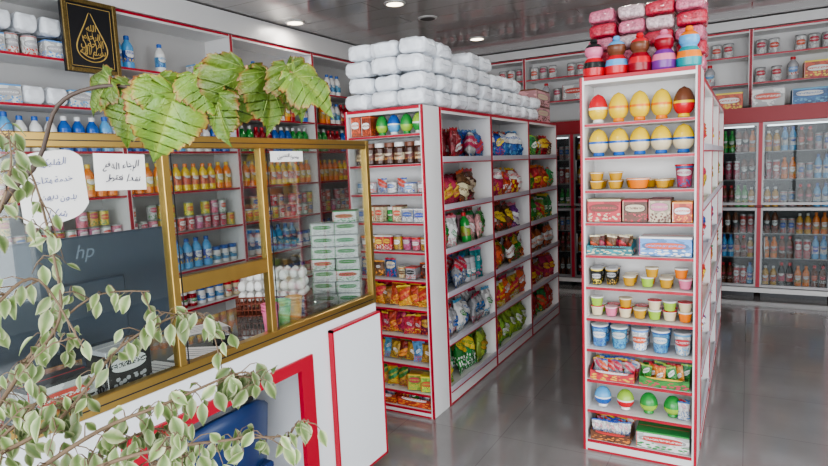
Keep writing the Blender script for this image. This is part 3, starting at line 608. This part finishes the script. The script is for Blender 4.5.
b.lathe([(max(.0005,.0185*math.sqrt(max(0,1-(2*t-1)**2))*(1-.14*(2*t-1))),.05*t) for t in [i/10 for i in range(11)]],EG,14)
egg=Proto('egg',b.mesh('egg'),.04,'white hen egg standing in the basket on the counter','egg')
Mx=Matrix.Translation((EX,EY,CT))@Matrix.Rotation(ER,4,'Z')
for l in range(3):
    for i in range(8):
        for j in range(4):
            if l==2 and random.random()<.1:continue
            p=Mx@Vector((-.14+.04*i,-.06+.04*j,.066+.05*l));place(egg,p.x,p.y,p.z,0,'eggs in the basket',tilt=(random.uniform(-.1,.1),random.uniform(-.1,.1)))
for i,(c,x,y) in enumerate((('pink',-1.75,1.815),('lime',-1.75,1.89),('orange',-1.75,1.965))):
    b=MB();m=mat('tumbler_'+c,{'pink':(.85,.2,.36),'lime':(.32,.7,.28),'orange':(.9,.5,.16)}[c],.35)
    b.lathe([(.001,.002),(.027,.0),(.027,.003),(.034,.09),(.037,.093),(.037,.10),(.034,.10),(.024,.006),(.001,.006)],m,18)
    for q in range(1,3):b.lathe([(.034,.09+.013*q),(.038,.093+.013*q),(.038,.101+.013*q),(.034,.101+.013*q)],m,18)
    b.lathe([(.034,.127),(.026,.09)],m,18)
    place(Proto('plastic_cup_stack',b.mesh('plastic_cup_stack'),.07,'stack of pastel %s plastic cups behind the glass'%c,'cup'),x,y,CT)
cl=MB();cl.box(-.09,.09,-.05,.05,0,.05,CLEAR,bev=.008);cl.box(-.095,.095,-.055,.055,.05,.056,CLEAR)
clp=Proto('plastic_food_tray',cl.mesh('plastic_food_tray'),.2,'clear plastic container lying on the counter','container')
place(tray(.19,.1,.035,('brown','cream','amber'),label='low brown cardboard tray on the counter'),-1.75,2.15,CT,1.5,'trays behind the glass')
place(clp,-1.75,2.15,CT+.037,1.5,'clear plastic containers')
place(carton(.16,.1,.15,('black','white','silver'),label='black and white cardboard box standing behind the glass'),-1.76,1.13,CT,math.pi/2)
place(carton(.2,.1,.11,('white','red','black'),label='white and red carton behind the glass'),-1.76,.92,CT,math.pi/2)
cg=carton(.055,.022,.088,('red','white','dred'),name='cigarette_packet',label='red and white cigarette packet behind the glass')
for i in range(6):
    for l in range(3):place(cg,-1.74,.45+.058*i,CT+.089*l,math.pi/2,'cigarette packets behind the glass')
b=MB();b.box(-.04,.04,-.08,.08,0,.035,BLACK,bev=.006);b.box(-.03,.03,.01,.07,.035,.037,GREY)
for i in range(3):
    for j in range(4):b.box(-.028+.02*i,-.014+.02*i,-.07+.018*j,-.058+.018*j,.035,.039,GREY)
place(Proto('card_terminal',b.mesh('card_terminal'),.08,'small black card terminal on the counter','card terminal'),-1.88,1.66,CT,.9)
for x,y,r_ in ((-1.82,1.50,.5),(-1.8,1.3,.1),(-2.1,1.75,1.2)):
    b=MB();b.box(-.1,.1,-.07,.07,0,.003,PAPER)
    for q in range(4):b.box(-.08,.05+.02*(q%2),.035-.025*q,.038-.025*q,.003,.0034,INK)
    place(Proto('paper_sheet',b.mesh('paper_sheet'),.2,'white printed sheet lying on the dark glass top','paper'),x,y,CT,r_,'papers on the counter')
# framed calligraphy
e=obj('framed_calligraphy',None,(-4.08,2.65,2.3),(0,0,0),'black panel with gold teardrop Arabic calligraphy in an ornate gold frame','picture')
b=MB();b.box(-.012,.012,-.2,.2,0,.5,BLACK)
obj('backing',b.mesh('backing'),parent=e)
b=MB();FD=mat('frame_dark_gold',(.2,.14,.05),.35,metal=.6,noise=.7,nscale=90)
for y0,y1,z0,z1 in((-.2,-.17,0,.5),(.17,.2,0,.5),(-.17,.17,0,.03),(-.17,.17,.47,.5)):b.box(.012,.03,y0,y1,z0,z1,FD,bev=.003)
obj('frame',b.mesh('frame'),parent=e)
GI=mat('gold_ink',(.5,.34,.1),.6);b=MB()
for y0,y1,z0,z1 in((-.158,-.154,.042,.458),(.154,.158,.042,.458),(-.158,.158,.042,.046),(-.158,.158,.454,.458)):b.box(.012,.0135,y0,y1,z0,z1,GI)
def stroke(pts,r):
    n=len(pts);rs=[r*(.35+.65*math.sin(math.pi*(i+.3)/(n-.4))**.8) if n>2 else r for i in range(n)]
    b.tube([(.0135,y,z) for y,z in pts],rs,GI,6)
def dropp(k,a0=0,a1=2*math.pi,n=30,cz=.2,tipz=.42):
    out=[]
    for i in range(n+1):
        t=a0+(a1-a0)*i/n;c=(1+math.cos(t))/2
        y=k*.13*math.sin(t)*(1-c**2*.75);z=cz-k*.12+ k*.24*(1-math.cos(math.pi-t))/2
        z+= (tipz-cz-k*.12)*c**4*k
        out.append((y,z))
    return out
stroke(dropp(1,.15,4.2),.005);stroke(dropp(1,3.4,6.2),.005)
stroke([(-.085+.017*q,.105+.0015*(q-5)**2) for q in range(11)],.005)
for k in range(4):stroke([(-.055+.037*k+.012*math.sin(q*.7),.13+.024*q*(1-.15*abs(k-1.5))) for q in range(8)],.0028)
obj('calligraphy',b.mesh('calligraphy'),parent=e)
for s_,sz,z,mw in (('بسم الله',.075,.15,.19),('الرحمن',.07,.205,.17),('الرحيم',.06,.255,.13),('الله',.06,.31,.08)):
    text(shape(s_),sz,(.0145,0,z),e,GI,off=.0008,maxw=mw,hand=.06,shear=.1,name='calligraphy')
# ---------------------------------------------------------------- downlights
for i,(x,y,on) in enumerate(((-3.9,4.67,1),(-2.78,4.71,1),(-2.8,5.37,0),(-2.8,2.2,1),(-.8,1.2,1),(-.8,4.7,1),(.9,3,1),(1.2,5.6,1),(-2.8,6.6,1))):
    b=MB();b.lathe([(.075,-.012),(.095,-.008),(.1,-.001),(.1,0)],mat('downlight_rim',(.7,.7,.68),.3,metal=.4),24)
    e=obj('ceiling_downlight',b.mesh('ceiling_downlight'),(x,y,ZC),(0,0,0),'round recessed ceiling spotlight, '+('lit warm' if on else 'switched off'),'ceiling light','ceiling spotlights')
    obj('lens',MB().disc(.076,-.011,mat('lens_lit',(1,.9,.75),.4,emit=((1,.85,.65),6)) if on else mat('lens_off',(.05,.05,.05),.2),24,up=False).mesh('lens'),parent=e)
    if on:
        l=bpy.data.lights.new('downlight_lamp','AREA');l.shape='DISK';l.size=.15;l.energy=7 if x>-2 else 4;l.color=(1,.95,.88)
        o=obj('downlight_lamp',l,(x,y,ZC-.03))
# ---------------------------------------------------------------- plants
def uvleaf_mat(name,stops,rough=.45,trans=.25,nsc=60,namp=.9,v0=.6):
    m=bpy.data.materials.new(name);m.use_nodes=True;nt=m.node_tree;b=nt.nodes['Principled BSDF'];N=nt.nodes.new;L=nt.links.new
    uv=N('ShaderNodeUVMap');sp_=N('ShaderNodeSeparateXYZ');L(uv.outputs[0],sp_.inputs[0])
    ab=N('ShaderNodeMath');ab.operation='ABSOLUTE';L(sp_.outputs[0],ab.inputs[0])
    tc=N('ShaderNodeTexCoord');nz=N('ShaderNodeTexNoise');nz.inputs['Scale'].default_value=nsc;L(tc.outputs['Object'],nz.inputs['Vector'])
    sb_=N('ShaderNodeMath');sb_.operation='SUBTRACT';L(nz.outputs['Fac'],sb_.inputs[0]);sb_.inputs[1].default_value=.5
    ad=N('ShaderNodeMath');ad.operation='MULTIPLY_ADD';L(sb_.outputs[0],ad.inputs[0]);ad.inputs[1].default_value=namp;L(ab.outputs[0],ad.inputs[2])
    cr=N('ShaderNodeValToRGB');el=cr.color_ramp.elements
    el[0].position=stops[0][0];el[0].color=(*stops[0][1],1);el[1].position=stops[-1][0];el[1].color=(*stops[-1][1],1)
    for p_,c_ in stops[1:-1]:q=el.new(p_);q.color=(*c_,1)
    L(ad.outputs[0],cr.inputs[0])
    n2=N('ShaderNodeTexNoise');n2.inputs['Scale'].default_value=16;L(tc.outputs['Object'],n2.inputs['Vector'])
    mr=N('ShaderNodeMapRange');mr.inputs['From Min'].default_value=.3;mr.inputs['From Max'].default_value=.7;mr.inputs['To Min'].default_value=v0;mr.inputs['To Max'].default_value=1.1;L(n2.outputs['Fac'],mr.inputs['Value'])  # random darker patches; on the ficus they stand in for shadowed leaves
    hs=N('ShaderNodeHueSaturation');L(cr.outputs[0],hs.inputs['Color']);L(mr.outputs[0],hs.inputs['Value'])
    L(hs.outputs[0],b.inputs['Base Color']);b.inputs['Roughness'].default_value=rough
    tr=N('ShaderNodeBsdfTranslucent');L(hs.outputs[0],tr.inputs[0]);mx=N('ShaderNodeMixShader');mx.inputs[0].default_value=trans
    out=nt.nodes['Material Output'];L(b.outputs[0],mx.inputs[1]);L(tr.outputs[0],mx.inputs[2]);L(mx.outputs[0],out.inputs[0]);return m
BARK=mat('bark',(.16,.11,.07),.8,noise=.3,nscale=40)
FL=uvleaf_mat('variegated_leaf',[(0,(.16,.24,.08)),(.4,(.22,.31,.11)),(.75,(.42,.47,.25)),(1,(.54,.57,.36))],.4,.25,50,1.0,.55)
POT=mat('terracotta_pot',(.45,.17,.08),.7,noise=.1,nscale=10)
def pot(parent,r,h):
    b=MB();b.lathe([(.001,.0),(r*.7,0),(r*.95,h*.85),(r*1.05,h*.86),(r*1.05,h),(r*.93,h),(r*.88,h*.9),(.001,h*.9)],[POT]*6+[mat('soil',(.05,.03,.02),.95)],24);obj('pot',b.mesh('pot'),parent=parent)
B={'B1':[(-1.04,0.39,1.12),(-1.02,0.48,1.24),(-1.01,0.55,1.32),(-1.03,0.56,1.45),(-1.01,0.53,1.57),(-1.05,0.51,1.64)],
'B2':[(-0.96,0.39,1.15),(-0.91,0.48,1.19),(-0.88,0.57,1.28),(-0.82,0.66,1.32),(-0.78,0.68,1.28)],
'B3':[(-0.85,0.39,1.15),(-0.81,0.48,1.19),(-0.76,0.56,1.21),(-0.71,0.66,1.23),(-0.68,0.67,1.21)],
'B4':[(-0.78,0.38,1.16),(-0.71,0.47,1.18),(-0.64,0.57,1.17),(-0.59,0.65,1.15)],
'B5':[(-1.14,0.46,1.15),(-1.11,0.54,1.24),(-1.02,0.61,1.34),(-0.92,0.66,1.35)],
'B6':[(-0.86,0.44,1.11),(-0.79,0.54,1.11),(-.73,.62,1.12)],
'B7':[(-.93,.37,1.32),(-.88,.40,1.39),(-.886,.46,1.41),(-.83,.48,1.31)],
'B8':[(-1.04,.42,1.38),(-1.0,.46,1.48),(-.98,.486,1.57),(-1.04,.52,1.635)],
'B9':[(-.9,.42,1.1),(-.86,.5,1.13),(-.8,.56,1.16),(-.78,.6,1.12)],
'B10':[(-1.0,.36,1.12),(-.97,.44,1.18),(-.93,.47,1.22),(-.9,.5,1.2)]}
fo=Vector((-1.05,.22,0))
e=obj('potted_ficus',None,fo,(0,0,0),'variegated weeping fig with cream edged leaves in a pot','plant')
pot(e,.19,.36)
wood=MB();top=Vector((-1.03,.28,.92))-fo
wood.tube([(0,0,.3),(.01,.02,.5),(-.01,.04,.72),tuple(top)],[.02,.018,.015,.012],BARK,8)
lv=MB();rnd=random.Random(3)
def bez(pts,n):
    out=[]
    for i in range(len(pts)-1):
        p0=pts[max(i-1,0)];p1=pts[i];p2=pts[i+1];p3=pts[min(i+2,len(pts)-1)]
        for k in range(n):
            t=k/n;out.append(.5*((2*p1)+(p2-p0)*t+(2*p0-5*p1+4*p2-p3)*t*t+(3*p1-p0-3*p2+p3)*t**3))
    out.append(pts[-1]);return out
def leaf(p,tip,nor,L,W):
    tip=tip.normalized();sd=tip.cross(nor)
    if sd.length<.05:return
    sd.normalize();nn=sd.cross(tip);vs=[];uv=[]
    S_=[(0,.0),(.1,.4),(.25,.85),(.42,1),(.6,.9),(.76,.6),(.88,.28),(1,.0)]
    cur=rnd.uniform(.05,.35);tw=rnd.uniform(-.5,.5)
    for t,wd in S_:
        c=p+tip*L*t-nn*L*cur*t*t
        for s in(-1,-.5,0,.5,1):vs.append(c+sd*W/2*wd*s+nn*(abs(s)*W*.18*wd+s*tw*t*W*.3));uv.append((s,t))
    fs=[(i*5+j,i*5+j+1,i*5+j+6,i*5+j+5) for i in range(7) for j in range(4)]
    lv.add(vs,fs,FL,True,uv)
def clothe(path,dens,spread):
    for i in range(len(path)-1):
        a,b_=path[i],path[i+1]
        for _ in range(int(dens)+(rnd.random()<dens%1)):
            p=a.lerp(b_,rnd.random());off=Vector((rnd.uniform(-1,1),rnd.uniform(-1,1),rnd.uniform(-1,.7))).normalized()*rnd.uniform(.006,spread)
            q=p+off;wood.tube([p,p+off*.6+Vector((0,0,.004)),q],[.0011,.0008,.0006],BARK,4)
            tip=Vector((off.x*14+rnd.uniform(-.5,.5),off.y*14+rnd.uniform(-.5,.5),-1.0+rnd.uniform(-.4,.8)))
            nor=Vector((.8+rnd.uniform(-.7,.7),-.6+rnd.uniform(-.7,.7),.5+rnd.uniform(-.5,.6)))
            L=rnd.uniform(.025,.039);leaf(q,tip,nor,L,L*rnd.uniform(.46,.58))
for k,pts in B.items():
    pts=[Vector(p)-fo for p in pts];path=bez(pts,5)
    mid=(top+pts[0])/2+Vector((0,0,.03))
    full=bez([top,mid,pts[0]],4)[:-1]+path;N=len(full)
    wood.tube(full,[.0038*(1-i/N)+.0009 for i in range(N)],BARK,6)
    clothe(path,{'B1':1.2,'B8':1.5,'B7':1.2,'B5':1.4,'B10':2.2,'B3':2.6,'B4':2.3,'B6':2.7,'B9':2.6}.get(k,2.1),.035)
    for i in range(2,len(path)-1,4):
        p=path[i];d=Vector((rnd.uniform(-1,1),rnd.uniform(-1,1),rnd.uniform(-.9,.5))).normalized()
        tw=[p,p+d*.03,p+d*.055+Vector((0,0,-.015)),p+d*.075+Vector((0,0,-.035))];wood.tube(tw,[.0015,.0012,.001,.0007],BARK,5);clothe(tw,1.8 if k not in('B1','B8') else .8,.02)
obj('branches',wood.mesh('branches'),parent=e)
obj('leaves',lv.mesh('leaves',uv=True),parent=e)
# large lobed leaf plant
bo=Vector((-1.34,.25,0))
e=obj('potted_begonia',None,bo,(0,0,0),'trailing begonia with large toothed yellow-green leaves on a dark stem','plant')
pot(e,.13,.24)
st=MB();SD=mat('dark_stem',(.06,.04,.03),.6)
stem=[Vector(p)-bo for p in((-1.34,.25,.2),(-1.32,.3,.7),(-1.27,.42,1.2),(-1.19,.56,1.5),(-1.15,.62,1.59),(-1.12,.65,1.69),(-1.055,.694,1.722),(-.973,.738,1.715),(-.893,.786,1.725),(-.796,.842,1.728),(-.747,.869,1.715))]
st.tube(bez(stem,5),[.006]*20+[.004]*31,SD,8)
def blm(n,dk):return uvleaf_mat(n,[(0,(.27*dk,.36*dk,.07*dk)),(.3,(.16*dk,.28*dk,.05*dk)),(.84,(.2*dk,.29*dk,.05*dk)),(.95,(.36*dk,.27*dk,.07*dk)),(1.05,(.22,.08,.03))],.3,.3,35,.2,.6)
BLFS=[blm('begonia_leaf_green',.72),blm('begonia_leaf_yellow',1.2)]
for q_ in BLFS:bump(q_,70,.7,.005)
VEIN=mat('leaf_vein',(.24,.31,.08),.5)
h0=[(.0,.0),(.08,-.10),(.2,-.15),(.3,-.13),(.38,-.05),(.47,-.03),(.53,.08),(.50,.15),(.57,.22),(.58,.34),(.52,.39),(.52,.48),(.46,.54),(.44,.64),(.36,.67),(.32,.78),(.23,.82),(.18,.93),(.1,.97),(.0,1.14)]
half=[h0[0]]
for i in range(1,len(h0)):
    (x0,y0),(x1,y1)=h0[i-1],h0[i];dx,dy=x1-x0,y1-y0;l=math.hypot(dx,dy)
    if i>2 and i<len(h0)-1:
        half.append((x0+dx*.35+dy/l*.022,y0+dy*.35-dx/l*.022));half.append((x0+dx*.5-dy/l*.005,y0+dy*.5+dx/l*.005))
    half.append(h0[i])
def begleaf(base,tip,nor,L,pp,asym=.85,fold=.35,droop=.3,wide=1.15,BLF=None):
    b=MB();tip=tip.normalized();sd=tip.cross(nor).normalized();nn=sd.cross(tip);nr=len(half);ph=random.random()*6
    Q=(0,.2,.4,.6,.8,1)
    def pos(x,y,q,s,k):
        X=x*q*s*k*wide;Y=y*q if y<0 else y
        ang=math.atan2(Y-.05,abs(X)+1e-6)
        z=fold*abs(X)-droop*Y*abs(Y)-1.0*X*X+.07*q*math.cos(ang*7+ph)*(1 if x else .3)
        return sd*X*L+tip*Y*L+nn*z*L
    for s in(-1,1):
        k=1 if s>0 else asym;vs=[];uv=[]
        for i,(x,y) in enumerate(half):
            for q in Q:vs.append(pos(x,y,q,s,k));uv.append((q if x>.0 else .3,y))
        fs=[];m_=len(Q)
        for i in range(nr-1):
            for q in range(m_-1):
                a=i*m_+q;f=(a,a+1,a+m_+1,a+m_);fs.append(f if s>0 else f[::-1])
        b.add(vs,fs,BLF,True,uv)
        for (x,y) in((.0,1.05),(.5,.02),(.56,.3),(.43,.6),(.22,.84),(.22,-.14)):
            if x==0 and s<0:continue
            pts=[]
            for q in(0.03,.25,.5,.75,.95):
                yy=y*(.25+.75*q) if x and y>.3 else y*q
                pts.append(pos(x,yy,q if x else 0,s,k)+nn*.0002)
            b.tube(pts,[.0009,.0008,.0006,.0004,.0002],VEIN,4)
    obj('leaf',b.mesh('leaf',uv=True),base,parent=e)
    st.tube([pp,(pp+base)/2+Vector((0,0,.012)),base],[.003,.0025,.002],mat('petiole',(.35,.2,.1),.5),6)
V=Vector;CN=V((.74,-.62,.22))
for li,(base,tip,L,n,fd,dp) in enumerate((((-1.0,.73,1.715),(-.3,-.25,-1),.10,(0,-.1,.35),.45,.35),((-.93,.76,1.705),(-.4,-.2,-1),.128,(.2,0,.1),.55,.25),((-.865,.80,1.70),(-.05,0,-1),.088,(-.7,-.3,0),.45,.3),((-.82,.83,1.745),(-.28,-.2,-1),.12,(0,.25,.1),.5,.35),((-.785,.85,1.735),(.12,.1,-1),.10,(.3,.3,.3),.6,.4),((-.74,.87,1.73),(.75,.45,-.55),.09,(0,0,.7),.45,.4),((-.75,.865,1.745),(.35,.25,-.85),.09,(-.3,.3,.5),.5,.4),((-.89,.77,1.735),(.5,.3,-.75),.08,(.2,-.2,.6),.5,.45),((-1.04,.71,1.735),(-.7,-.4,-.6),.075,(.1,.1,.6),.5,.4),((-.95,.74,1.73),(.2,.1,-1),.08,(.3,-.2,.5),.6,.5))):
    b_=V(base)-bo;begleaf(b_,V(tip),(CN+V(n)).normalized(),L,min((V(p) for p in bez(stem,5)),key=lambda q:(q-b_).length),fold=fd,droop=dp,BLF=BLFS[li%2 if li!=3 else 0])
obj('stem',st.mesh('stem'),parent=e)
# ---------------------------------------------------------------- light
w=bpy.data.worlds.new('sky');sc.world=w;w.use_nodes=True;bgn=w.node_tree.nodes['Background'];bgn.inputs[0].default_value=(.84,.92,1,1);bgn.inputs[1].default_value=2.6
def area(name,loc,rot,sx,sy,en,col=(.97,.98,1)):
    l=bpy.data.lights.new(name,'AREA');l.shape='RECTANGLE';l.size=sx;l.size_y=sy;l.energy=en;l.color=col;o=obj(name,l,loc,rot);return o
area('shopfront_daylight',(.2,Y0-.3,1.6),(math.pi/2,0,0),5.4,2.5,200)
area('side_window_daylight',(X1+.25,1.4,1.5),(0,math.pi/2,0),2.3,3.8,90)
